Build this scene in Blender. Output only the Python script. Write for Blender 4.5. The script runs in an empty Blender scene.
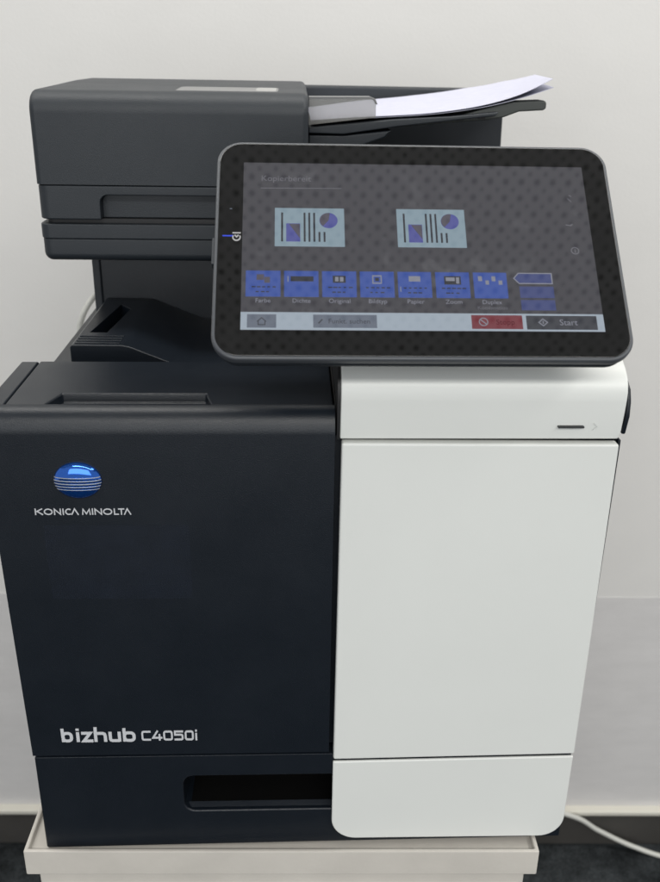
import bpy, bmesh, math, random
from mathutils import Vector, Matrix
random.seed(7)
scene = bpy.context.scene
COL = scene.collection
PI = math.pi

# ------------------------------------------------------------------ camera
FLOOR = -0.775           # floor height; the printer stands at z = 0
YAW, PITCH, ROLL = map(math.radians, (2.50671, 22.9658, 0.98754))
fwd = Vector((math.sin(YAW)*math.cos(PITCH), math.cos(YAW)*math.cos(PITCH), -math.sin(PITCH)))
rt = Vector((math.cos(YAW), -math.sin(YAW), 0)); up = rt.cross(fwd)
r2 = math.cos(ROLL)*rt + math.sin(ROLL)*up
u2 = -math.sin(ROLL)*rt + math.cos(ROLL)*up
cam_d = bpy.data.cameras.new('camera'); cam = bpy.data.objects.new('camera', cam_d); COL.objects.link(cam)
M = Matrix((r2, u2, -fwd)).transposed().to_4x4(); M.translation = Vector((-0.01144, -0.55190, 0.58615))
cam.matrix_world = M
cam_d.sensor_fit = 'VERTICAL'; cam_d.sensor_height = 36; cam_d.sensor_width = 36*0.748
cam_d.lens = 36*909.83/882
cam_d.clip_start = 0.01; cam_d.clip_end = 50
cam_d.dof.use_dof = True; cam_d.dof.focus_distance = 0.66; cam_d.dof.aperture_fstop = 11
scene.camera = cam

# ------------------------------------------------------------------ light
w = bpy.data.worlds.new('World'); scene.world = w; w.use_nodes = True
w.node_tree.nodes['Background'].inputs[0].default_value = (0.95, 0.97, 1.0, 1)
w.node_tree.nodes['Background'].inputs[1].default_value = 0.56
def area(name, loc, size, sy, power, rot=(0, 0, 0), col=(1, 0.985, 0.95)):
    l = bpy.data.lights.new(name, 'AREA'); l.shape = 'RECTANGLE'; l.size = size; l.size_y = sy; l.energy = power; l.color = col
    o = bpy.data.objects.new(name, l); COL.objects.link(o); o.location = loc; o.rotation_euler = rot
    return o
area('ceiling_lamp', (0.2, -2.1, 1.86), 2.6, 0.45, 55)
area('ceiling_lamp', (-0.2, 0.28, 1.86), 2.8, 0.22, 27)
area('front_fill', (-.5, -3.4, .75), 2.6, 1.3, 30, (PI/2, 0, 0), (.95, .98, 1))  # unseen fill lamp added behind the camera to soften frontal shadows
area('ceiling_lamp', (1.5, -0.6, 1.86), 0.5, 1.8, 20)
vs = scene.view_settings
vs.view_transform = 'Standard'; vs.look = 'None'; vs.exposure = 0.0; vs.gamma = 1.0
scene.render.engine = 'CYCLES'

# ------------------------------------------------------------------ materials
def lin(r, g, b):
    f = lambda c: (c/255/12.92) if c/255 <= .04045 else ((c/255+.055)/1.055)**2.4
    return (f(r), f(g), f(b), 1)
def mat(name, col, rough=0.5, metal=0.0, grain=0.0, gscale=900, var=0.0, vscale=6, spec=0.5, trans=0.0, emit=None, estr=0, rvar=0.0, alpha=1.0, coat=0.0):
    m = bpy.data.materials.new(name); m.use_nodes = True; nt = m.node_tree; n = nt.nodes; b = n['Principled BSDF']
    col = tuple(col)[:3] + (1,)
    b.inputs['Base Color'].default_value = col; b.inputs['Roughness'].default_value = rough; b.inputs['Metallic'].default_value = metal
    b.inputs['Specular IOR Level'].default_value = spec; b.inputs['Transmission Weight'].default_value = trans
    b.inputs['Alpha'].default_value = alpha; b.inputs['Coat Weight'].default_value = coat
    if emit: b.inputs['Emission Color'].default_value = tuple(emit)[:3] + (1,); b.inputs['Emission Strength'].default_value = estr
    tc = n.new('ShaderNodeTexCoord')
    if var or rvar:
        no = n.new('ShaderNodeTexNoise'); no.inputs['Scale'].default_value = vscale; no.inputs['Detail'].default_value = 6; no.inputs['Roughness'].default_value = 0.62
        nt.links.new(tc.outputs['Object'], no.inputs['Vector'])
        if var:
            mr = n.new('ShaderNodeMapRange'); mr.inputs[1].default_value = .3; mr.inputs[2].default_value = .7; mr.inputs[3].default_value = 1-var; mr.inputs[4].default_value = 1+var
            nt.links.new(no.outputs[0], mr.inputs[0])
            mx = n.new('ShaderNodeVectorMath'); mx.operation = 'SCALE'; mx.inputs[0].default_value = col[:3]
            nt.links.new(mr.outputs[0], mx.inputs['Scale']); nt.links.new(mx.outputs[0], b.inputs['Base Color'])
        if rvar:
            m2 = n.new('ShaderNodeMapRange'); m2.inputs[1].default_value = .35; m2.inputs[2].default_value = .7; m2.inputs[3].default_value = rough-rvar; m2.inputs[4].default_value = rough+rvar
            nt.links.new(no.outputs[0], m2.inputs[0]); nt.links.new(m2.outputs[0], b.inputs['Roughness'])
    if grain:
        g = n.new('ShaderNodeTexNoise'); g.inputs['Scale'].default_value = gscale; g.inputs['Detail'].default_value = 3
        nt.links.new(tc.outputs['Object'], g.inputs['Vector'])
        bp = n.new('ShaderNodeBump'); bp.inputs['Strength'].default_value = grain; bp.inputs['Distance'].default_value = 0.0004
        nt.links.new(g.outputs[0], bp.inputs['Height']); nt.links.new(bp.outputs[0], b.inputs['Normal'])
    return m
BLACK = mat('black_plastic', (0.0062, 0.0092, 0.0140), 0.36, grain=.4, gscale=1500, spec=.42, var=.07, vscale=14, rvar=.04)
FEED = mat('charcoal_plastic', (0.0138, 0.0182, 0.0235), 0.50, grain=.4, gscale=1500, var=.05, vscale=12, rvar=.04)
DARKIN = mat('inner_black_plastic', (0.008, 0.008, 0.009), 0.55, grain=.2)
WHITE = mat('white_plastic', (0.695, 0.708, 0.680), 0.36, grain=.12, gscale=1600, var=.012, vscale=9, rvar=.03)
RIM = mat('grey_rim_plastic', (0.055, 0.060, 0.068), 0.38, grain=.15)
GLASS = mat('black_glass', (0.006, 0.006, 0.006), 0.045, spec=0.62, rvar=.02, vscale=30)
LETTER = mat('silver_print', (0.55, 0.56, 0.58), 0.4)
EMBLEM = mat('blue_metallic', (0.002, 0.11, 0.55), 0.08, metal=.85, coat=1.0)
SILVER = mat('bright_silver', (0.75, 0.78, 0.82), 0.25, metal=.6)
PAPER = mat('paper', (0.50, 0.505, 0.60), 0.8, var=.05, vscale=110)
GREYM = mat('plain_grey', (0.19, 0.19, 0.19), 0.45)
PANELD = mat('slot_dark', (0.03, 0.032, 0.032), 0.5)
STANDM = mat('cream_laminate', (0.56, 0.53, 0.48), 0.45, grain=.25, gscale=300, var=.06, vscale=16)
CABLE = mat('grey_cable', (0.55, 0.55, 0.51), 0.5)
CLEAR = mat('smoky_clear_plastic', (0.27, 0.265, 0.25), 0.14, trans=0.0, alpha=0.48, rvar=.06, vscale=40)
DUST = mat('dust_residue', (0.016, 0.023, 0.040), 0.48, var=.35, vscale=60, alpha=0.22)

# ------------------------------------------------------------------ mesh helpers
def finish(name, bm, m, parent=None, bevel=0.0, seg=3, angle=35, loc=None):
    bmesh.ops.recalc_face_normals(bm, faces=bm.faces)
    me = bpy.data.meshes.new(name); bm.to_mesh(me); bm.free()
    o = bpy.data.objects.new(name, me); COL.objects.link(o)
    for mm in (m if isinstance(m, (list, tuple)) else [m]): me.materials.append(mm)
    if bevel: 
        md = o.modifiers.new('bevel', 'BEVEL'); md.width = bevel; md.segments = seg; md.limit_method = 'ANGLE'; md.angle_limit = math.radians(angle); md.harden_normals = False
        bake(o)
    smooth(o)
    if bevel: weighted(o)
    if parent: o.parent = parent
    if loc: o.location = loc
    return o
def smooth(o, ang=40):
    me = o.data
    me.polygons.foreach_set('use_smooth', [True]*len(me.polygons)); me.set_sharp_from_angle(angle=math.radians(ang)); me.update()
def weighted(o):
    md = o.modifiers.new('wn', 'WEIGHTED_NORMAL'); md.keep_sharp = True; md.weight = 100; md.mode = 'FACE_AREA'; bake(o)
def bake(o):
    dg = bpy.context.evaluated_depsgraph_get(); dg.update()
    ev = o.evaluated_get(dg); me = bpy.data.meshes.new_from_object(ev)
    o.modifiers.clear(); old = o.data; o.data = me; me.name = old.name; bpy.data.meshes.remove(old)
def cut(o, bm, bevel=0.0, seg=3):
    bmesh.ops.recalc_face_normals(bm, faces=bm.faces)
    me = bpy.data.meshes.new('cutter'); bm.to_mesh(me); bm.free(); c = bpy.data.objects.new('cutter', me); COL.objects.link(c)
    md = o.modifiers.new('cut', 'BOOLEAN'); md.operation = 'DIFFERENCE'; md.solver = 'EXACT'; md.object = c
    if bevel:
        m2 = o.modifiers.new('bevel', 'BEVEL'); m2.width = bevel; m2.segments = seg; m2.limit_method = 'ANGLE'; m2.angle_limit = math.radians(35)
    bake(o); bpy.data.objects.remove(c); bpy.data.meshes.remove(me); smooth(o); weighted(o)
def prism(bm, poly, axis, a, b):
    # poly: 2D points; axis 0: (y,z) along x; 1: (x,z) along y; 2: (x,y) along z
    def P(p, t): return (t, p[0], p[1]) if axis == 0 else ((p[0], t, p[1]) if axis == 1 else (p[0], p[1], t))
    v0 = [bm.verts.new(P(p, a)) for p in poly]; v1 = [bm.verts.new(P(p, b)) for p in poly]; n = len(poly)
    bm.faces.new(v0); bm.faces.new(v1[::-1])
    for i in range(n): bm.faces.new((v0[i], v0[(i+1) % n], v1[(i+1) % n], v1[i]))
    return bm
def box(bm, x0, x1, y0, y1, z0, z1): return prism(bm, [(x0, y0), (x1, y0), (x1, y1), (x0, y1)], 2, z0, z1)
def NB(): return bmesh.new()
def round_rect(x0, x1, z0, z1, r, n=8, corners=(1, 1, 1, 1)):
    # bl, br, tr, tl
    out = []
    for (cx, cz, a, k, px, pz) in ((x0+r, z0+r, PI, 0, x0, z0), (x1-r, z0+r, 1.5*PI, 1, x1, z0), (x1-r, z1-r, 0, 2, x1, z1), (x0+r, z1-r, .5*PI, 3, x0, z1)):
        if corners[k]: out += [(cx+r*math.cos(a+.5*PI*i/n), cz+r*math.sin(a+.5*PI*i/n)) for i in range(n+1)]
        else: out.append((px, pz))
    return out
def arc(cx, cy, r, a0, a1, n=8, ry=None):
    ry = r if ry is None else ry
    return [(cx+r*math.cos(math.radians(a0+(a1-a0)*i/n)), cy+ry*math.sin(math.radians(a0+(a1-a0)*i/n))) for i in range(n+1)]
def tube(bm, pts, r, n=10):
    rings = []
    pts = [Vector(p) for p in pts]
    for i, p in enumerate(pts):
        t = (pts[min(i+1, len(pts)-1)]-pts[max(i-1, 0)]).normalized()
        s = t.cross(Vector((0.13, 0.2, 1))).normalized(); q = s.cross(t)
        rings.append([bm.verts.new(p+r*(math.cos(2*PI*k/n)*s+math.sin(2*PI*k/n)*q)) for k in range(n)])
    for a, b in zip(rings, rings[1:]):
        for k in range(n): bm.faces.new((a[k], a[(k+1) % n], b[(k+1) % n], b[k]))
    bm.faces.new(rings[0][::-1]); bm.faces.new(rings[-1])
def spline(pts, n=10):
    P = [Vector(p) for p in pts]; out = []
    for i in range(len(P)-1):
        a, b, c, d = P[max(i-1, 0)], P[i], P[i+1], P[min(i+2, len(P)-1)]
        for k in range(n):
            t = k/n; out.append(.5*((2*b)+(c-a)*t+(2*a-5*b+4*c-d)*t*t+(3*b-a-3*c+d)*t**3))
    return out+[P[-1]]
def ribbon(bm, pts, wd, place, t0, t1, closed=False):
    # flat stroke of width wd along 2D pts with mitred joins, extruded from depth t0 to t1; place(x, y, t) -> 3D
    n = len(pts); L = []; Rr = []
    for i in range(n):
        p = Vector(pts[i])
        pa = Vector(pts[i-1]) if (i > 0 or closed) else None
        pb = Vector(pts[(i+1) % n]) if (i < n-1 or closed) else None
        d1 = (p-pa).normalized() if pa is not None else None
        d2 = (pb-p).normalized() if pb is not None else None
        if d1 is None: d1 = d2
        if d2 is None: d2 = d1
        n1 = Vector((-d1.y, d1.x)); n2 = Vector((-d2.y, d2.x)); m = (n1+n2)
        m = m/max(m.length, 1e-6); k = min(1/max(m.dot(n1), .35), 2.2)
        L.append(p+m*wd/2*k); Rr.append(p-m*wd/2*k)
    f = [[bm.verts.new(place(q.x, q.y, t)) for q in S] for S in (L, Rr) for t in (t0, t1)]
    L0, L1, R0, R1 = f
    rng = range(n) if closed else range(n-1)
    for i in rng:
        j = (i+1) % n
        bm.faces.new((L1[i], L1[j], R1[j], R1[i])); bm.faces.new((L0[i], L0[j], R0[j], R0[i]))
        bm.faces.new((L0[i], L0[j], L1[j], L1[i])); bm.faces.new((R0[i], R0[j], R1[j], R1[i]))
    if not closed:
        bm.faces.new((L0[0], L1[0], R1[0], R0[0])); bm.faces.new((L0[-1], L1[-1], R1[-1], R0[-1]))
def strokes(bm, items, wd, place, depth=0.0003):
    for i, it in enumerate(items):
        pts, closed = it if isinstance(it, tuple) else (it, False)
        ribbon(bm, pts, wd, place, 0.00002, depth+i % 7*0.00002, closed)
def text_mesh(name, s, size, m, parent, place, align='CENTER', sx=1.0):
    cu = bpy.data.curves.new(name, 'FONT'); cu.body = s; cu.size = size; cu.align_x = align; cu.resolution_u = 3
    t = bpy.data.objects.new('txt', cu); COL.objects.link(t)
    dg = bpy.context.evaluated_depsgraph_get(); dg.update()
    me = bpy.data.meshes.new_from_object(t.evaluated_get(dg)); bpy.data.objects.remove(t)
    for v in me.vertices: v.co = place(v.co.x*sx, v.co.y)
    o = bpy.data.objects.new(name, me); COL.objects.link(o); me.materials.clear(); me.materials.append(m); o.parent = parent
    return o
def top(o, label, cat, group=None, kind=None):
    o['label'] = label; o['category'] = cat
    if group: o['group'] = group
    if kind: o['kind'] = kind
    return o

# ------------------------------------------------------------------ the setting
ANG = math.radians(1.4)
wd_ = Vector((math.cos(ANG), -math.sin(ANG), 0)); wn = Vector((math.sin(ANG), math.cos(ANG), 0))
def wall_box(bm, x0, x1, d0, d1, z0, z1):
    vs_ = []
    for z in (z0, z1):
        for (s, d) in ((x0, d0), (x1, d0), (x1, d1), (x0, d1)):
            p = wd_*s+wn*d; vs_.append(bm.verts.new((p.x, p.y, z)))
    a = vs_
    for q in ((0, 1, 2, 3), (4, 5, 6, 7), (0, 1, 5, 4), (1, 2, 6, 5), (2, 3, 7, 6), (3, 0, 4, 7)): bm.faces.new([a[i] for i in q])

# carpet floor
def carpet():
    m = bpy.data.materials.new('carpet'); m.use_nodes = True; nt = m.node_tree; n = nt.nodes; b = n['Principled BSDF']
    tc = n.new('ShaderNodeTexCoord')
    a = n.new('ShaderNodeTexNoise'); a.inputs['Scale'].default_value = 9; a.inputs['Detail'].default_value = 8; a.inputs['Roughness'].default_value = .7
    f = n.new('ShaderNodeTexNoise'); f.inputs['Scale'].default_value = 420; f.inputs['Detail'].default_value = 2
    nt.links.new(tc.outputs['Object'], a.inputs['Vector']); nt.links.new(tc.outputs['Object'], f.inputs['Vector'])
    cr = n.new('ShaderNodeValToRGB'); cr.color_ramp.elements[0].position = .38; cr.color_ramp.elements[0].color = (.012, .014, .015, 1)
    cr.color_ramp.elements[1].position = .66; cr.color_ramp.elements[1].color = (.050, .056, .060, 1)
    nt.links.new(a.outputs[0], cr.inputs[0])
    mx = n.new('ShaderNodeVectorMath'); mx.operation = 'SCALE'
    mr = n.new('ShaderNodeMapRange'); mr.inputs[1].default_value = .3; mr.inputs[2].default_value = .7; mr.inputs[3].default_value = .5; mr.inputs[4].default_value = 1.5
    nt.links.new(f.outputs[0], mr.inputs[0]); nt.links.new(cr.outputs[0], mx.inputs[0]); nt.links.new(mr.outputs[0], mx.inputs['Scale'])
    nt.links.new(mx.outputs[0], b.inputs['Base Color']); b.inputs['Roughness'].default_value = .95; b.inputs['Specular IOR Level'].default_value = .1
    bp = n.new('ShaderNodeBump'); bp.inputs['Strength'].default_value = .8; bp.inputs['Distance'].default_value = .004
    nt.links.new(f.outputs[0], bp.inputs['Height']); nt.links.new(bp.outputs[0], b.inputs['Normal'])
    return m
bm = NB(); box(bm, -3, 3, -3.5, 1.2, FLOOR-.05, FLOOR)
o = finish('carpet_floor', bm, carpet()); top(o, 'dark mottled charcoal carpet floor behind the printer stand', 'floor', kind='structure')

# wall: painted upper part, papered lower part, skirting
def wallmat(name, col, var, vs_=(3, 3, 5), bump=.1):
    m = bpy.data.materials.new(name); m.use_nodes = True; nt = m.node_tree; n = nt.nodes; b = n['Principled BSDF']
    tc = n.new('ShaderNodeTexCoord'); mp = n.new('ShaderNodeMapping'); mp.inputs['Scale'].default_value = vs_
    nt.links.new(tc.outputs['Object'], mp.inputs['Vector'])
    a = n.new('ShaderNodeTexNoise'); a.inputs['Scale'].default_value = 2.2; a.inputs['Detail'].default_value = 8; a.inputs['Roughness'].default_value = .62
    nt.links.new(mp.outputs[0], a.inputs['Vector'])
    mr = n.new('ShaderNodeMapRange'); mr.inputs[1].default_value = .3; mr.inputs[2].default_value = .7; mr.inputs[3].default_value = 1-var; mr.inputs[4].default_value = 1+var
    nt.links.new(a.outputs[0], mr.inputs[0])
    mx = n.new('ShaderNodeVectorMath'); mx.operation = 'SCALE'; mx.inputs[0].default_value = col
    nt.links.new(mr.outputs[0], mx.inputs['Scale']); nt.links.new(mx.outputs[0], b.inputs['Base Color'])
    b.inputs['Roughness'].default_value = .75; b.inputs['Specular IOR Level'].default_value = .25
    f = n.new('ShaderNodeTexNoise'); f.inputs['Scale'].default_value = 260; f.inputs['Detail'].default_value = 4
    nt.links.new(tc.outputs['Object'], f.inputs['Vector'])
    bp = n.new('ShaderNodeBump'); bp.inputs['Strength'].default_value = bump; bp.inputs['Distance'].default_value = .002
    nt.links.new(f.outputs[0], bp.inputs['Height']); nt.links.new(bp.outputs[0], b.inputs['Normal'])
    return m
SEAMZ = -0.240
bm = NB(); wall_box(bm, -3, 3, .74, .86, FLOOR, 1.9)
wall = finish('wall', bm, wallmat('wall_paint', (.675, .665, .645), .018)); top(wall, 'plain off-white office wall behind the printer', 'wall', kind='structure')
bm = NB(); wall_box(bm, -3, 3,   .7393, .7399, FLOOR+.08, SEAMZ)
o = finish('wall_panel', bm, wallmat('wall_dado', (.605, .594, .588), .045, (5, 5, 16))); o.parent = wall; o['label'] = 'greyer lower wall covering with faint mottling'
bm = NB(); wall_box(bm, -3, 3, .724, .7398, FLOOR, -.704)
sk = finish('skirting_board', bm, mat('skirting_dark', (.05, .047, .043), .6, var=.15, vscale=14), bevel=.002); sk.parent = wall
bm = NB(); wall_box(bm, -3, 3, .722, .7398, -.7035, -.694)
o = finish('skirting_cap', bm, mat('skirting_cream', (.62, .60, .53), .5), bevel=.002); o.parent = sk
# perforated acoustic ceiling, mirrored in the glass of the control panel
def ceilmat():
    m = bpy.data.materials.new('perforated_ceiling'); m.use_nodes = True; nt = m.node_tree; n = nt.nodes; b = n['Principled BSDF']
    tc = n.new('ShaderNodeTexCoord'); P = 0.034; res = []
    for off, rad in ((0, .0068), (.5, .0045)):
        mp = n.new('ShaderNodeMapping'); mp.inputs['Scale'].default_value = (1/P, 1/P, 0); mp.inputs['Location'].default_value = (off, off, 0)
        nt.links.new(tc.outputs['Object'], mp.inputs['Vector'])
        fr = n.new('ShaderNodeVectorMath'); fr.operation = 'FRACTION'; nt.links.new(mp.outputs[0], fr.inputs[0])
        di = n.new('ShaderNodeVectorMath'); di.operation = 'DISTANCE'; di.inputs[1].default_value = (.5, .5, 0); nt.links.new(fr.outputs[0], di.inputs[0])
        mr = n.new('ShaderNodeMapRange'); mr.inputs[1].default_value = rad/P*.8; mr.inputs[2].default_value = rad/P*1.15; nt.links.new(di.outputs['Value'], mr.inputs[0])
        res.append(mr.outputs[0])
    mu = n.new('ShaderNodeMath'); mu.operation = 'MULTIPLY'; nt.links.new(res[0], mu.inputs[0]); nt.links.new(res[1], mu.inputs[1])
    cr = n.new('ShaderNodeMapRange'); cr.inputs[3].default_value = .03; cr.inputs[4].default_value = .72; nt.links.new(mu.outputs[0], cr.inputs[0])
    nt.links.new(cr.outputs[0], b.inputs['Base Color']); b.inputs['Roughness'].default_value = .8
    return m
bm = NB(); box(bm, -3, 3, -2.6, 1.2, 1.9, 1.95)
top(finish('ceiling', bm, ceilmat()), 'white perforated acoustic ceiling mirrored in the screen', 'ceiling', kind='structure')

# ------------------------------------------------------------------ the stand
st = bpy.data.objects.new('printer_stand', None); COL.objects.link(st); st.location = (-.015, .2, FLOOR); st.rotation_euler = (0, 0, -math.radians(1.3))
top(st, 'cream laminate stand with a lipped top under the printer', 'stand')
SH = -FLOOR            # local height of the printer's feet
HW = .2055
bm = NB(); box(bm, -HW, HW, -.212, .34, SH-.023, SH+.0020)
tp = finish('stand_top', bm, STANDM); bm = NB(); box(bm, -HW+.0035, HW-.0035, -.2085, .3365, SH-.0032, SH+.05); cut(tp, bm, .0012, 2); tp.parent = st
bm = NB(); box(bm, -HW+.0085, HW-.0085, -.207, .335, .0, SH-.0232)
finish('stand_cabinet', bm, STANDM, st, bevel=.0015)
bm = NB(); box(bm, -HW+.0115, HW-.0115, -.2095, -.2072, .05, SH-.038)
finish('stand_door', bm, STANDM, st, bevel=.001)

# ------------------------------------------------------------------ the printer
pr = bpy.data.objects.new('multifunction_printer', None); COL.objects.link(pr); pr.location = (0, 0, 0)
top(pr, 'black and white multifunction office printer with tilted touchscreen on a cream stand', 'printer')
def part(name, bm, m, bevel=.0, parent=pr, seg=3, label=None, angle=35):
    o = finish(name, bm, m, parent, bevel=bevel, seg=seg, angle=angle)
    if label: o['label'] = label
    return o
# carcass behind all covers
bm = NB(); box(bm, -.2075, .2063, .0107, .49, .0905, .352); part('lower_body', bm, BLACK, .001)
bm = NB(); box(bm, -.2075, .2063, .0515, .49, -.0030, .0902); part('lower_body', bm, BLACK, .001)
# black front cover with rounded upper edge
rr = .0135; yv = .0118; zt = .3726
prof = [(.0105, .0915), (0, .0915), (0, zt-.0165)] + [(rr-rr*math.cos(math.radians(a)), zt-.0165+.0165*math.sin(math.radians(a))) for a in range(8, 91, 8)] + [(yv+.0005, zt), (yv+.0005, .345), (.0105, .345)]
bm = NB(); prism(bm, prof, 0, -.2140, .0160)
for v in bm.verts:                                   # slight draft on the outer side
    if v.co.x < -.2: v.co.x = -.2095-(v.co.z-.0915)/.28*.0046
fc = part('front_cover', bm, BLACK, .0011, label='black front cover with maker lettering and emblem')
# top cover and the narrow strips beside it
bm = NB(); box(bm, -.2003, .0152, .0130, .1050, .3535, zt-.0002)
tc_ = part('top_cover', bm, BLACK)
bm = NB(); prism(bm, [(-.1755, .005), (-.1700, .0400), (-.0680, .0400), (-.0630, .005)], 2, .3640, .40)
for v in bm.verts:
    if v.co.z < .37:
        if v.co.y < .01: v.co.z = .3618
        else: v.co.y = .0335; v.co.z = .3660; v.co.x += .003 if v.co.x < -.1 else -.003
cut(tc_, bm, .0012, 3)
bm = NB(); box(bm, -.2145, -.2012, .0130, .1055, .345, zt-.0006); part('top_edge_strip', bm, BLACK, .0015)
bm = NB(); box(bm, .0162, .0170, .0135, .1055, .345, zt+.0005); part('top_edge_strip', bm, DARKIN, .0003)
bm = NB(); box(bm, -.2100, .0185, .1056, .1080, .30, zt-.0040); part('inner_wall', bm, DARKIN)
# drawer front with the long grip slot
bm = NB(); box(bm, -.2088, .2060, 0, .051, .0005, .0897)
for v in bm.verts:
    if v.co.z < .01: v.co.z = -.0022+(v.co.x+.2088)/.415*.0030
dr = part('paper_drawer', bm, BLACK)
bm = NB(); prism(bm, round_rect(-.0970, .0300, .0345, .0692, .0085), 1, -.01, .045); cut(dr, bm, .0015, 3)
bm = NB(); prism(bm, [(.0030, .0351), (.0070, .0372), (.0070, .0351)], 0, -.0955, .0290); part('grip_ramp', bm, BLACK, parent=dr)
bm = NB(); box(bm, -.094, .029, .0330, .0350, .0505, .0520); part('grip_rib', bm, BLACK, parent=dr)
bm = NB(); box(bm, -.0955, .0290, .0072, .0428, .0346, .0356); part('grip_floor_shade', bm, mat('shade_black', (.003, .003, .003), .8, spec=.1), parent=dr)  # liner over the slot floor; the shade is put into its near-black colour
bm = NB(); box(bm, -.0955, .0290, .0430, .0440, .0360, .0680); part('grip_back_shade', bm, mat('deep_shade_black', (.002, .002, .002), .8, spec=.1), parent=dr)  # liner at the slot's rear, coloured near-black to stand for shade
# white lower front
bm = NB(); prism(bm, round_rect(.0191, .2066, .0056, .0842, .0195, 10, (1, 1, 0, 0)), 1, -.0030, -.0002)
for v in bm.verts: v.co.z += (v.co.x-.02)/.19*(.0022 if v.co.z > .05 else -.0015)
part('drawer_front', bm, WHITE, .0011, label='white rounded lower front beside the grip slot')
# white door
bm = NB(); prism(bm, [(.0194, .0862), (.2072, .0885), (.2056, .3505), (.0204, .3514)], 1, -.0028, .006)
part('front_door', bm, WHITE, .0016, label='tall plain white front door')
# white bulged upper cover
wp = [(.012, .3529), (.0010, .3529), (-.0003, .3600), (-.0010, .3700), (-.0016, .3800), (-.0015, .3865), (.0002, .3918), (.0035, .3960), (.0090, .4003), (.0180, .4045), (.0320, .4085), (.0600, .4120), (.1100, .4140), (.1100, .3529)]
bm = NB(); prism(bm, wp, 0, .0192, .2068)
for v in bm.verts:
    if v.co.x > .1 and v.co.z < .3560: v.co.x -= .0012
bm2 = NB(); prism(bm2, wp, 0, .0172, .0191); part('cover_end_cap', bm2, DARKIN)
uc = part('upper_cover', bm, WHITE, .0013, angle=50, label='white bulged cover above the door')
smooth(uc, 55)
bm = NB(); prism(bm, round_rect(.1628, .1804, .3622, .3636, .0006, 4), 1, -.0024, .0005)
for v in bm.verts: v.co.y += -.0002
part('indicator_slot', bm, PANELD, parent=uc)
bm = NB(); strokes(bm, [[(.1868, .3655), (.1895, .3630), (.1868, .3605)]], .0005, lambda x, z, t: (x, -.0012-t, z)); part('embossed_mark', bm, mat('mark_grey', (.63, .645, .62), .4), parent=uc)
# black side rail at the right of the white cover
sp = [(.012, .3590), (.0015, .3560), (-.0018, .3700), (-.0004, .3800), (.0035, .3875), (.010, .3912), (.030, .3960), (.10, .4000), (.10, .3600)]
bm = NB(); prism(bm, sp, 0, .2072, .2102); so = part('side_cover', bm, BLACK, .0012, angle=50); smooth(so, 55)
bm = NB(); box(bm, .2064, .2080, .002, .46, .118, .352); part('side_panel', bm, BLACK, .0005)
# thing behind the white cover up to the panel arm
bm = NB(); box(bm, .0187, .2060, .1105, .30, .352, .408); part('rear_housing', bm, BLACK, .003)

# emblem and lettering on the front cover
ex, ez, ea, eb = -.1543, .3238, .0158, .0132
bm = NB(); N = 40; rings = []
for k in range(7):
    a = k/6*PI/2; f = math.cos(a); rings.append([bm.verts.new((ex+ea*f*math.cos(2*PI*i/N), -.0004-.0042*math.sin(a), ez+eb*f*math.sin(2*PI*i/N))) for i in range(N)] if k < 6 else [bm.verts.new((ex, -.0046, ez))])
base = [bm.verts.new((v.co.x, .0005, v.co.z)) for v in rings[0]]
for a, b in zip([base]+rings[:5], rings[:6]):
    for i in range(N): bm.faces.new((a[i], a[(i+1) % N], b[(i+1) % N], b[i]))
for i in range(N): bm.faces.new((rings[5][i], rings[5][(i+1) % N], rings[6][0]))
em = part('emblem', bm, EMBLEM, parent=fc, label='blue domed oval emblem with five silver lines')
bm = NB()
for k in range(5):
    zz = ez+.0031-.00215*k; half = ea*math.sqrt(max(0, 1-((zz-ez)/eb)**2))*.985
    pts = [(ex+half*(-1+2*i/24)) for i in range(25)]
    def dome(x, z): 
        q = min(1, ((x-ex)/ea)**2+((z-ez)/eb)**2); return -.0004-.0042*math.sqrt(1-q)
    hw = .00027 + .00006*math.sin(k)
    a = [bm.verts.new((x, dome(x, zz)-.00015, zz+hw)) for x in pts]; b = [bm.verts.new((x, dome(x, zz)-.00015, zz-hw)) for x in pts]
    c = [bm.verts.new((x, dome(x, zz)+.0003, zz+hw)) for x in pts]; d = [bm.verts.new((x, dome(x, zz)+.0003, zz-hw)) for x in pts]
    for i in range(24):
        bm.faces.new((a[i], a[i+1], b[i+1], b[i])); bm.faces.new((a[i], a[i+1], c[i+1], c[i])); bm.faces.new((b[i], b[i+1], d[i+1], d[i]))
part('emblem_lines', bm, SILVER, parent=fc)

def glyph(ch, x0, x1, w_, cap=1.0):
    """stroke outlines of a letter between x0 and x1, cap height 1"""
    h = w_/2; l, r = x0+h, x1-h; t, b = cap-h, h; mx, my = (l+r)/2, cap/2
    ell = lambda: (arc(mx, my, (r-l)/2, 90, 450-15, 23, (t-b)/2), True)
    G = {
     'K': [[(l, 0), (l, cap)], [(l+.12, my+.02), (r-.02, cap-.02)], [(l+.18, my+.1), (r+.02, .02)]],
     'O': [ell()], 'I': [[(mx, 0), (mx, cap)]],
     'N': [[(l, 0), (l, t), (r, b), (r, cap)]],
     'C': [arc(mx+.08, my, (r-l)/2+.06, 48, 312, 20, (t-b)/2)],
     'A': [[(l-.02, 0), (mx-.02, cap-.06), (r+.02, 0)]],
     'M': [[(l, 0), (l+.10, cap-.1), (mx, .16), (r-.10, cap-.1), (r, 0)]],
     'L': [[(l, cap), (l, b), (x1, b)]],
     'T': [[(x0, t), (x1, t)], [(mx, t-.02), (mx, 0)]],
    }
    return G[ch]
def place_front(x0, z0, s, dz=0.0, sy=1.0):
    return lambda x, y, t: (x0+x*s, -t-.00003, z0+y*s*sy+dz*x*s)
bm = NB(); its = []
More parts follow.
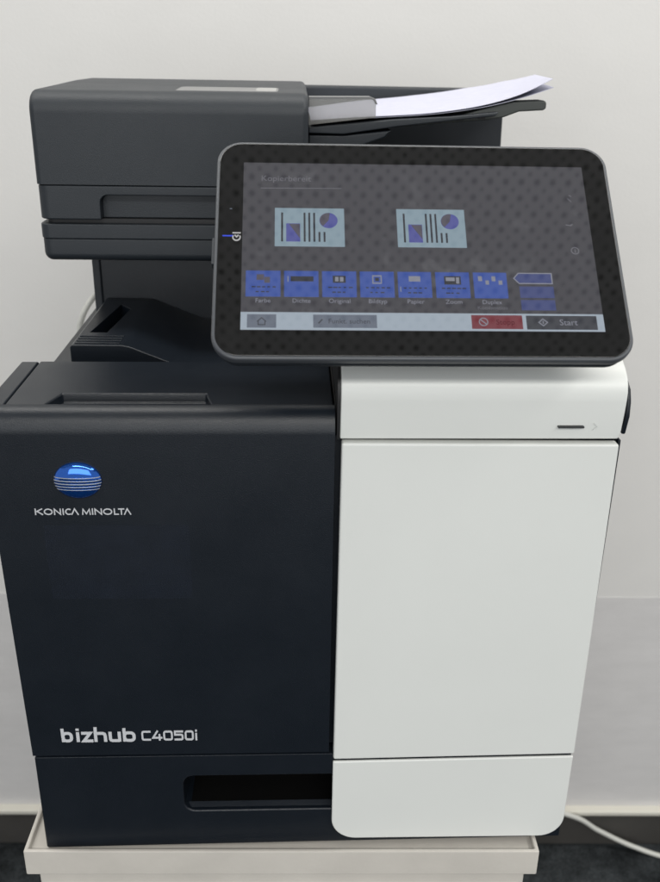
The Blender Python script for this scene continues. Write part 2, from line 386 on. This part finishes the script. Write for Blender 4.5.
spans = [('K', 78, 120), ('O', 123, 168), ('N', 174, 210), ('I', 216, 226), ('C', 230, 262), ('A', 260, 299), ('M', 315, 360), ('I', 364, 374), ('N', 379, 417), ('O', 422, 469), ('L', 477, 502), ('T', 499, 531), ('A', 527, 565)]
for ch, a, b in spans: its += glyph(ch, (a-78)/36, (b-78)/36, .17)
strokes(bm, its, .165, place_front(-.1851, .2980, .0643/((565-78)/36)))
part('maker_lettering', bm, LETTER, parent=fc)
# model lettering
def rr_open(x0, x1, z0, z1, r=.1): return round_rect(x0, x1, z0, z1, r, 4)
W = .215; its = []
U = lambda p: (p-70)/55
xh = .74
def bowl(x0, x1, right=True):
    return (round_rect(x0, x1, W/2-.02, xh-W/2+.06, .23, 6), True)
b0, b1 = U(75)+W/2, U(118)-W/2
its += [[(b0-.02, 1.06), (b0, 0)], bowl(b0, b1)]
im = (U(130)+U(143))/2; its += [[(im, 0), (im, xh+.04)], [(im, .90), (im, 1.06)]]
its += [[(U(150), xh-W/2+.06), (U(190)-.12, xh-W/2+.06), (U(150)+.14, W/2-.03), (U(193), W/2-.03)]]
h0, h1 = U(197)+W/2, U(245)-W/2
its += [[(h0+.02, 1.16), (h0, .7), (h0, 0)], [(h0, xh-W/2+.04), (h1-.16, xh-W/2+.04), (h1-.04, xh-W/2-.02), (h1, xh-W/2-.14), (h1, 0)]]
u0, u1 = U(252)+W/2, U(298)-W/2
its += [[(u0, xh+.04), (u0, W/2+.1), (u0+.05, W/2), (u0+.16, W/2-.03), (u1, W/2-.03)], [(u1, xh+.04), (u1, 0)]]
b0, b1 = U(305)+W/2, U(353)-W/2
its += [[(b0, 1.06), (b0, 0)], bowl(b0, b1)]
sc = .0565/((353-70)/55)
bm = NB(); strokes(bm, its, W, place_front(-.1871, .1047, sc, -.004, 1.08)); part('series_lettering', bm, LETTER, parent=fc)
its = []; w2 = .15; H = .84
def X(p): return (p-370)/44
def sq(a, b, z0, z1): return (round_rect(X(a)+w2/2, X(b)-w2/2, z0+w2/2, z1-w2/2, .14, 4), True)
l, r = X(370)+w2/2, X(404); its += [[(r, H-w2/2), (l+.12, H-w2/2), (l+.03, H-w2/2-.03), (l, H-w2/2-.12), (l, w2/2+.12), (l+.03, w2/2+.03), (l+.12, w2/2), (r, w2/2)]]
its += [[(X(430), H), (X(412), .24), (X(446), .24)], [(X(436), .55), (X(436), 0)]]
its += [sq(450, 485, 0, H)]
l, r = X(490)+w2/2, X(524)-w2/2
its += [[(r+.06, H-w2/2), (l, H-w2/2), (l, .49), (r-.12, .49), (r-.03, .46), (r, .37), (r, w2/2+.12), (r-.03, w2/2+.03), (r-.12, w2/2), (l-.06, w2/2)]]
its += [sq(529, 562, 0, H)]
im = X(571); its += [[(im, 0), (im, .62)], [(im, .74), (im, .90)]]
bm = NB(); strokes(bm, its, w2, place_front(-.1262, .1051, .0420/((575-370)/44), -.004, 1.22)); part('model_lettering', bm, LETTER, parent=fc)
# trace of a removed sticker
bm = NB(); box(bm, -.1805, -.0825, -.00012, .0001, .2315, .2900); part('sticker_trace', bm, DUST, parent=fc, label='faint dusty rectangle where a sticker was')

# ---- output bay: left rail, tray, back column
bm = NB()
prism(bm, [(-.1890, .30), (-.1890, .3695), (-.1872, .3712), (-.1490, .3712), (-.1420, .3700), (-.1080, .3560), (-.0900, .3500), (.0185, .3460), (.0185, .30)], 1, .150, .302)
rail = part('output_tray', bm, BLACK, .0008, angle=20)
bm = NB(); prism(bm, [(-.1800, .186), (-.1660, .186), (-.1590, .262), (-.1700, .278)], 2, .3500, .40); cut(rail, bm, .0012, 2)
bm = NB()
for i in range(4): box(bm, -.186, -.150, .1545+.0065*i, .1565+.0065*i, .3712, .3718)
part('tray_ribs', bm, BLACK, .0003, parent=rail)
bm = NB(); box(bm, -.1990, -.1910, .300, .44, .30, .4268); part('column_edge', bm, FEED, .002)
bm = NB(); box(bm, -.1912, .2040, .3025, .47, .30, .4268); part('back_column', bm, BLACK)

# ---- scanner unit
def bar_profile(y0, y1, z0, z1, rb, rt_):
    p = [(y1, z0), (y0+rb, z0)] + [(y0+rb-rb*math.sin(math.radians(a)), z0+rb-rb*math.cos(math.radians(a))) for a in (22, 45, 67)] + [(y0, z0+rb), (y0, z1-rt_)] + [(y0+rt_-rt_*math.cos(math.radians(a)), z1-rt_+rt_*math.sin(math.radians(a))) for a in (22, 45, 67)] + [(y0+rt_, z1), (y1, z1)]
    return p
SX0, SX1 = -.2160, .2000
bm = NB()
plan = round_rect(SX0, SX1, .2014, .455, .008, 6); prism(bm, plan, 2, .4270, .4452)
ed = [e for e in bm.edges if max(v.co.z for v in e.verts) < .4275]; bmesh.ops.recalc_face_normals(bm, faces=bm.faces)
bmesh.ops.bevel(bm, geom=ed, offset=.0065, segments=4, profile=.5, affect='EDGES', clamp_overlap=True)
part('scanner_base', bm, FEED, .0008)
bm = NB(); plan = round_rect(SX0-.0006, SX1, .2008, .455, .008, 6); prism(bm, plan, 2, .4455, .4572); part('scanner_frame', bm, FEED, .0008)
bm = NB(); plan = round_rect(SX0+.004, SX1-.004, .208, .45, .006, 6); prism(bm, plan, 2, .4573, .4607); part('scanner_glass_bed', bm, DARKIN)
# ---- document feeder
FR = .0005
bm = NB(); plan = round_rect(SX0, FR, .2014, .444, .009, 6, (1, 0, 0, 1)); prism(bm, plan, 2, .4608, .4875)
fb = part('feeder_base', bm, FEED, .0012, angle=50)
bm = NB(); prism(bm, round_rect(-.1665, .05, .43, .4803, .0065, 6), 1, .18, .2125); cut(fb, bm, .0008, 2)
plan_top = [(.444, .4882), (.2014, .4882), (.2014, .5420)] + [(.2014+.017-.017*math.cos(math.radians(a)), .5420+.0165*math.sin(math.radians(a))) for a in range(9, 91, 9)] + [(.28, .5598), (.36, .5616), (.430, .5618)] + [(.430+.012*math.sin(math.radians(a)), .5498+.012*math.cos(math.radians(a))) for a in (30, 60, 90)]
bm = NB(); prism(bm, plan_top, 0, SX0, FR)
ed = [e for e in bm.edges if abs(e.verts[0].co.x-e.verts[1].co.x) < 1e-6 and min(v.co.z for v in e.verts) > .4885 or (abs(e.verts[0].co.x-e.verts[1].co.x) < 1e-6 and max(v.co.z for v in e.verts) > .50)]
bmesh.ops.recalc_face_normals(bm, faces=bm.faces)
bmesh.ops.bevel(bm, geom=ed, offset=.0050, segments=4, profile=.5, affect='EDGES', clamp_overlap=True)
fl = part('feeder_lid', bm, FEED); smooth(fl, 50); weighted(fl)
bm = NB(); prism(bm, round_rect(-.0420, -.0255, .232, .276, .004, 5), 2, .5590, .5602)  # paler grey piece at the right end of the lid strip
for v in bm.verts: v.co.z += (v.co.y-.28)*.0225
part('lid_strip_end', bm, mat('pale_end', (.33, .33, .32), .4), .0003, parent=fl, label='small paler end of the lid strip')
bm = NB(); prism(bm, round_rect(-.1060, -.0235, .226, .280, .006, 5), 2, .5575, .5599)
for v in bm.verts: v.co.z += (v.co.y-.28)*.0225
part('lid_strip', bm, GREYM, .0006, parent=fl, label='pale grey strip on the lid')
# raised rear wall and tray floor right of the feeder
bm = NB(); prism(bm, [(-.03, .4400), (.2085, .4400), (.2062, .5570), (-.03, .5578)], 1, .4445, .468); part('rear_hinge_wall', bm, FEED, .003, label='grey raised rear wall behind the paper tray')
bm = NB(); prism(bm, [(FR+.0006, .4360), (.2000, .4360), (.2000, .4900), (.0700, .4960), (FR+.0006, .5000)], 1, .2014, .440); part('output_deck', bm, FEED, .002)
# sloped document tray with its pull-out arm
bm = NB()
prism(bm, [(FR+.0006, .5270), (.0300, .5265), (.0740, .5330), (.1550, .5425), (.1570, .5455), (.1180, .5415), (.0700, .5385), (FR+.0006, .5315)], 1, .2350, .430)
tr = part('document_tray', bm, FEED, .0010)
bm = NB(); prism(bm, [(FR+.0006, .5130), (.0330, .5130), (.0640, .5240), (.0700, .5300), (.0300, .5255), (FR+.0006, .5255)], 1, .2380, .425); part('tray_support', bm, FEED, .0015, parent=tr)
bm = NB(); prism(bm, [(.0750, .5318), (.1180, .5360), (.1500, .5385), (.1640, .5410), (.1760, .5455), (.1960, .5468), (.1985, .5480), (.1985, .5532), (.1960, .5545), (.1700, .5533), (.1500, .5487), (.1200, .5400), (.0760, .5375)], 1, .2450, .268); part('tray_extension', bm, mat('dark_olive_plastic', (.045, .05, .046), .5, grain=.2), .0014, parent=tr)
bm = NB()
for i in range(4): box(bm, .088+.018*i, .094+.018*i, .2442, .2449, .5338+.0018*i, .5362+.0018*i)
part('tray_teeth', bm, DARKIN, parent=tr)
# clear paper guide above the tray
bm = NB(); prism(bm, [(FR+.0006, .5335), (FR+.0006, .5545), (.0500, .5552), (.0540, .5535), (.0556, .5500), (.0556, .5400)], 1, .2320, .2336)
part('clear_guide', bm, CLEAR, .0004, parent=tr, label='clear plastic guard in front of the paper')
bm = NB(); prism(bm, [(FR+.0006, .5540), (.0500, .5548), (.0540, .5530), (.0556, .5500), (.0568, .5502), (.0550, .5542), (.0505, .5560), (FR+.0006, .5554)], 1, .2316, .245)
part('guide_rim', bm, GREYM, .0003, parent=tr)

# ---- tilting control panel
cp = Vector((.06779, .02206, .47684)); PX = Vector((.99998, .00637, -.00285)); PU = Vector((-.00247, .70466, .70954)); PN = Vector((.00653, -.70952, .70465))
def pl(u, v, d=0.0): return cp+PX*u+PU*v+PN*d
def plate(name, poly, d0, d1, m, parent, bevel=0.0, seg=3, label=None):
    bm = NB()
    a = [bm.verts.new(pl(u, v, d0)) for u, v in poly]; b = [bm.verts.new(pl(u, v, d1)) for u, v in poly]; n = len(poly)
    bm.faces.new(a); bm.faces.new(b)
    for i in range(n): bm.faces.new((a[i], a[(i+1) % n], b[(i+1) % n], b[i]))
    o = finish(name, bm, m, parent, bevel=bevel, seg=seg)
    if label: o['label'] = label
    return o
cpan = plate('control_panel', round_rect(-.1287, .1287, -.0805, .0797, .0165, 12), -.0070, -.0008, RIM, pr, .0016, 3, 'tilted touchscreen control panel')
PBACK = plate('panel_back', round_rect(-.1275, .1275, -.0792, .0785, .0160, 12), -.0155, -.0071, FEED, cpan, .0040, 4)
plate('panel_glass', round_rect(-.1266, .1266, -.0783, .0776, .0147, 12), -.0020, -.0003, GLASS, cpan, .0006, 2, 'black glossy glass with wide border')
plate('usb_cover', round_rect(-.1302, -.1280, -.0140, .0052, .0008, 3), -.0075, -.0020, FEED, cpan, .0004)
# arm behind the panel
bm = NB(); prism(bm, [(.060, .395), (.110, .395), (.110, .440), (.062, .480), (.040, .470), (.045, .440)], 0, .0400, .1000); part('panel_arm', bm, DARKIN, .004)
# the lit display
def emi(name, c, s=1.0, var=0, vscale=60):
    """lit pixels seen through glossy black glass"""
    m = mat(name, (.005, .005, .005), .045, spec=1.0, emit=c, estr=s, coat=1.0)
    m.node_tree.nodes['Principled BSDF'].inputs['Coat Roughness'].default_value = .03
    return m
E_BG = emi('display_grey', lin(68, 67, 74), .75)
def mottle(m):
    # random slightly paler patches in the base colour
    nt = m.node_tree; n = nt.nodes; b = n['Principled BSDF']; tc = n.new('ShaderNodeTexCoord')
    a = n.new('ShaderNodeTexNoise'); a.inputs['Scale'].default_value = 55; a.inputs['Detail'].default_value = 7; a.inputs['Roughness'].default_value = .6
    nt.links.new(tc.outputs['Object'], a.inputs['Vector'])
    cr = n.new('ShaderNodeValToRGB'); cr.color_ramp.elements[0].position = .56; cr.color_ramp.elements[0].color = (.005, .005, .005, 1)
    cr.color_ramp.elements[1].position = .74; cr.color_ramp.elements[1].color = (.030, .031, .032, 1)
    nt.links.new(a.outputs[0], cr.inputs[0]); nt.links.new(cr.outputs[0], b.inputs['Base Color'])
mottle(E_BG); mottle(GLASS); GLASS.node_tree.nodes['Color Ramp'].color_ramp.elements[1].color = (.009, .009, .009, 1)
E_BAR = emi('display_bar', lin(160, 172, 184), .9)
E_TILE = emi('display_blue', lin(56, 82, 158), .9)
E_TILE2 = emi('display_blue_soft', lin(64, 74, 124), .85)
E_IMG = emi('display_pale', lin(134, 154, 166), .9)
E_GREY = emi('display_button', lin(104, 112, 126), .85)
E_DKG = emi('display_dark_button', lin(58, 60, 68), .8)
E_RED = emi('display_red', lin(122, 50, 60), .8)
E_INK = emi('display_ink', lin(48, 50, 60), .6)
E_PURP = emi('display_violet', lin(78, 82, 150), .9)
E_BRWN = emi('display_brown', lin(84, 80, 92), .8)
E_TXT = emi('display_text', lin(140, 142, 154), .8)
E_TXTD = emi('display_text_dim', lin(116, 116, 124), .75)
E_LED = emi('blue_led', lin(40, 70, 220), 1.0)
E_ICN = emi('white_icon', lin(185, 185, 185), .9)
scr = plate('screen', [(-.1112, -.0612), (.1112, -.0612), (.1112, .0620), (-.1112, .0620)], -.0004, .00005, E_BG, cpan, label='lit display with blue tiles and a pale bottom bar')
def ui(name, poly, layer, m, label=None):
    z = .00005+.00012*layer; return plate(name, poly, z-.0001, z, m, scr, label=label)
def rc(u0, u1, v0, v1): return [(u0, v0), (u1, v0), (u1, v1), (u0, v1)]
def uibox(bm, u0, u1, v0, v1, d0, d1):
    a = [bm.verts.new(pl(u, v, d)) for d in (d0, d1) for u, v in rc(u0, u1, v0, v1)]
    for q in ((0, 1, 2, 3), (4, 5, 6, 7), (0, 1, 5, 4), (1, 2, 6, 5), (2, 3, 7, 6), (3, 0, 4, 7)): bm.faces.new([a[i] for i in q])
D2 = (.00018, .00029); D3 = (.0003, .00041)
def rects(name, rs, m, d=D2):
    bm = NB()
    for r in rs: uibox(bm, *r, *d)
    return finish(name, bm, m, scr)
def disc(name, cu, cv, r, m, a0=0, a1=360, d=D2, n=28):
    pts = [(cu+r*math.cos(math.radians(a0+(a1-a0)*i/n)), cv+r*math.sin(math.radians(a0+(a1-a0)*i/n))) for i in range(n if a1-a0 >= 360 else n+1)]
    if a1-a0 < 360: pts.append((cu, cv))
    return plate(name, pts, d[0], d[1], m, scr)
def preview(u, v, uw, vh):
    ui('page_preview', rc(u, u+uw, v, v+vh), 1, E_IMG)
    rects('preview_lines', [(u+.0040, u+.0052, v+.0035, v+vh-.0035), (u+.0182, u+.0194, v+.0035, v+vh-.0035), (u+.0212, u+.0224, v+.0035, v+vh-.0035), (u+.0243, u+.0255, v+.0035, v+vh-.0035), (u+.0275, u+.0287, v+.0035, v+.0108), (u+.0307, u+.0319, v+.0035, v+.0108)], E_INK)
    rects('preview_picture', [(u+.0072, u+.0160, v+.0035, v+.0170)], E_PURP)
    plate('preview_shade', [(u+.0090, v+.0165), (u+.0158, v+.0165), (u+.0158, v+.0060), (u+.0125, v+.0110)], .0003, .00041, E_BRWN, scr)
    disc('preview_pie', u+.0340, v+.0195, .0058, E_PURP)
    disc('preview_wedge', u+.0340, v+.0195, .0056, E_BRWN, 80, 230, D3)
preview(-.0909, -.0019, .0440, .0287); preview(-.0134, -.0017, .0437, .0287)
spans = [(-.1085, -.0872), (-.0850, -.0638), (-.0616, -.0404), (-.0382, -.0170), (-.0147, .0062), (.0088, .0300), (.0325, .0535)]
names = ['Farbe', 'Dichte', 'Original', 'Bildtyp', 'Papier', 'Zoom', 'Duplex']
for (a, b), nme in zip(spans, names):
    ui('menu_tile', rc(a, b, -.0382, -.0198), 1, E_TILE)
    text_mesh('menu_text', nme, .0042, E_TXT, scr, lambda x, y, c=(a+b)/2: pl(c+x, -.0424+y, .0003))
def ticon(i, rs, m): c = (spans[i][0]+spans[i][1])/2; return rects('tile_icon', [(c+a, c+b, -.0255+p, -.0255+q) for a, b, p, q in rs], m)
ticon(0, [(-.004, .0005, -.001, .003), (.0007, .0042, -.003, .0012)], E_BRWN)
ticon(1, [(-.0085, -.0078, -.002, .002)], E_TXT); ticon(1, [(-.0066, .0075, -.0018, .0018)], E_INK)
ticon(2, [(-.004, .004, -.0026, .0024)], E_INK); c2 = (spans[2][0]+spans[2][1])/2
ticon(3, [(-.003, .003, -.0030, -.0022), (-.003, .003, .0022, .003), (-.003, -.0022, -.002, .002), (.0022, .003, -.002, .002)], E_TXT); ticon(3, [(-.0012, .0012, -.0012, .0012)], E_INK)
ticon(4, [(-.0036, .0036, -.0012, .0026)], E_TXT); ticon(4, [(-.0092, -.0086, -.0085, -.0050)], E_TXT)
ticon(5, [(-.0052, .0052, -.0032, .0028)], E_INK); c5 = (spans[5][0]+spans[5][1])/2
rects('tile_icon', [(c5-.0042, c5+.0014, -.0262, -.0236), (c5+.0022, c5+.0042, -.0280, -.0236)], E_TXT, D3)
rects('tile_icon', [(c2-.0026, c2-.0004, -.0272, -.0240), (c2+.0004, c2+.0026, -.0272, -.0240)], E_TXT, D3)
ticon(6, [(-.0075, -.0050, -.0005, .003), (-.0030, -.0008, -.0030, 0), (.0010, .0034, -.0005, .003), (.0052, .0076, -.0030, 0)], E_TXT)
# small lines of text inside the tiles
for i in (0, 2, 3, 4, 5):
    c = (spans[i][0]+spans[i][1])/2; random.seed(i)
    rects('tile_print', [(c-.0070+.0032*k, c-.0070+.0032*k+random.uniform(.0014, .0026), -.0318, -.0310) for k in range(5)]+[(c-.0045+.0032*k, c-.0045+.0032*k+random.uniform(.0014, .0026), -.0352, -.0344) for k in range(3)], E_INK)
text_mesh('menu_text', 'Kombination', .0036, E_TXTD, scr, lambda x, y: pl(.0430+x, -.0462+y, .0003))
ui('back_arrow', [(.0578, -.0238), (.0610, -.0198), (.0822, -.0198), (.0822, -.0278), (.0610, -.0278)], 1, E_TILE2)
bm = NB(); ribbon(bm, [(.0580, -.0238), (.0611, -.0201), (.0820, -.0201), (.0820, -.0275), (.0611, -.0275)], .0007, lambda x, y, t: pl(x, y, t), D2[0], D2[1], True); finish('arrow_outline', bm, E_TXT, scr)
ui('menu_tile', rc(.0610, .0824, -.0378, -.0296), 1, E_TILE2); ui('menu_tile', rc(.0610, .0824, -.0465, -.0392), 1, E_TILE2)
ui('bottom_bar', rc(-.1112, .1112, -.0611, -.0490), 1, E_BAR)
ui('bar_button', rc(-.1073, -.0897, -.0598, -.0506), 2, E_GREY); ui('bar_button', rc(-.0674, -.0287, -.0596, -.0506), 2, E_GREY)
ui('stop_button', rc(.0292, .0606, -.0597, -.0502), 2, E_RED); ui('start_button', rc(.0630, .1068, -.0599, -.0503), 2, E_DKG)
D4 = (.00042, .00052)
def uistroke(name, lst, wd, m, d=(.0003, .00042)):
    bm = NB()
    for i, it in enumerate(lst):
        pts, cl = it if isinstance(it, tuple) else (it, False)
        ribbon(bm, pts, wd, lambda x, y, t: pl(x, y, t), d[0], d[1]+.00001*i, cl)
    return finish(name, bm, m, scr)
uistroke('home_icon', [[(-.1012, -.0556), (-.0985, -.0530), (-.0958, -.0556)], [(-.1005, -.0555), (-.1005, -.0578), (-.0965, -.0578), (-.0965, -.0555)]], .0006, E_DKG)
uistroke('stop_icon', [(arc(.0365, -.0549, .0026, 0, 345, 23), True), [(.0346, -.0532), (.0384, -.0566)]], .0006, E_TXT)
uistroke('start_icon', [[(.0706, -.0550), (.0733, -.0526), (.0760, -.0550), (.0733, -.0574)][:4] and ([(.0706, -.0550), (.0733, -.0526), (.0760, -.0550), (.0733, -.0574)], True), [(.0733, -.0540), (.0733, -.0560)]], .0006, E_TXT)
text_mesh('start_text', 'Start', .0058, E_TXT, scr, lambda x, y: pl(.0890+x, -.0569+y, .00042))
text_mesh('stop_text', 'Stopp', .0050, mat('t', (0, 0, 0), .1, emit=lin(92, 42, 50), estr=.8), scr, lambda x, y: pl(.0500+x, -.0566+y, .00042))
uistroke('pen_icon', [[(-.0642, -.0566), (-.0618, -.0538)]], .0008, E_DKG)
text_mesh('bar_text', 'Funkt. suchen', .0046, E_DKG, scr, lambda x, y: pl(-.0455+x, -.0566+y, .00042))
text_mesh('title_text', 'Kopierbereit', .0062, E_TXTD, scr, lambda x, y: pl(-.1000+x, .0476+y, .00016), 'LEFT')
uistroke('title_rule', [[(-.1000, .0420), (-.0480, .0425)]], .0003, E_TXTD, (.00006, .00018))
uistroke('corner_icon', [(arc(.0993, -.0030, .0024, 0, 345, 23), True), [(.0993, -.0046), (.0993, -.0018)]], .0006, E_TXTD, (.00006, .00018))
uistroke('corner_icon', [[(.0955, .0165), (.0985, .0160), (.1000, .0172)]], .0005, E_TXTD, (.00006, .00018))
uistroke('corner_icon', [[(.0990, .0370), (.1010, .0345)], [(.1002, .0395), (.1018, .0385)]], .0004, E_TXTD, (.00006, .00018))
# marks on the glass border at the left
bm = NB(); uibox(bm, -.1236, -.1166, .0052, .0060, -.0002, .00004); finish('status_light', bm, E_LED, cpan)
bm = NB()
for pts, cl in (([(-.1148+.0023*math.cos(math.radians(a)), .0045+.0023*math.sin(math.radians(a))) for a in range(150, 391, 15)], False), ([(-.1174, .0078), (-.1122, .0078)], False), ([(-.1160, .0062), (-.1148, .0048), (-.1136, .0062)], False)):
    ribbon(bm, pts, .0008, lambda x, y, t: pl(x, y, t), -.0002, .00005+.00001*len(pts), cl)
finish('reader_mark', bm, E_ICN, cpan)
bm = NB(); uibox(bm, -.1195, -.1180, .0258, .0262, -.0002, .00004); finish('sensor_mark', bm, E_GREY, cpan)

# ------------------------------------------------------------------ sheets in the tray
def sheet(name, curve, y0, y1, dz_far, label, thick=.00035):
    def far(x):
        k = [(0, 0), (.055, .5), (.101, .85), (.142, 1.0), (.174, .75), (.2, 0), (.3, 0)]
        for (a, p), (b, q) in zip(k, k[1:]):
            if x <= b: return p+(q-p)*max(0, (x-a)/(b-a))
        return 0
    pts = spline([(x, 0, z) for x, z in curve], 6); bm = NB(); ny = 10; top_, bot = [], []
    for p in pts:
        t = max(0, (p.x-.06)/.16)
        row = [(p.x+.034*(j/ny)*min(1, max(0, (p.x-.05)/.15)), y0+(y1-y0)*j/ny, p.z+dz_far*far(p.x)*(j/ny)**1.3) for j in range(ny+1)]
        top_.append([bm.verts.new(q) for q in row]); bot.append([bm.verts.new((q[0], q[1], q[2]-thick)) for q in row])
    n = len(pts)
    for i in range(n-1):
        for j in range(ny):
            bm.faces.new((top_[i][j], top_[i+1][j], top_[i+1][j+1], top_[i][j+1])); bm.faces.new((bot[i][j], bot[i+1][j], bot[i+1][j+1], bot[i][j+1]))
        for j in (0, ny): bm.faces.new((top_[i][j], top_[i+1][j], bot[i+1][j], bot[i][j]))
    for i in (0, n-1):
        for j in range(ny): bm.faces.new((top_[i][j], top_[i][j+1], bot[i][j+1], bot[i][j]))
    o = finish(name, bm, PAPER); top(o, label, 'paper', 'sheets in the feeder tray'); return o
sheet('paper_sheet', [(.003, .5366), (.055, .5405), (.101, .5438), (.142, .5500), (.1744, .5592), (.2003, .5715)], .240, .438, .0075, 'upper white paper sheet curling up highest in the feeder tray')
sheet('paper_sheet', [(.003, .5356), (.055, .5395), (.101, .5427), (.142, .5484), (.1744, .5560), (.2020, .5650)], .241, .437, .0070, 'lower white paper sheet peeking out beneath the curled one')

# ------------------------------------------------------------------ cables
bm = NB(); tube(bm, spline([(.20, .62, -.60), (.36, .69, -.645), (.497, .700, -.692), (.555, .700, -.730), (.62, .690, -.760), (.70, .665, -.771), (.9, .60, -.771), (1.2, .58, -.771)], 10), .0045)
top(finish('power_cable', bm, CABLE), 'pale grey cable running down to the carpet right of the printer', 'cable')
bm = NB(); tube(bm, spline([(-.19, .50, .33), (-.235, .530, .325), (-.2532, .55, .312), (-.2700, .55, .287), (-.2765, .55, .255), (-.275, .55, .15), (-.26, .56, -.10), (-.24, .60, -.60), (-.22, .62, -.771)], 10), .0036)
top(finish('data_cable', bm, CABLE), 'thin pale cable looping out behind the left of the printer', 'cable')
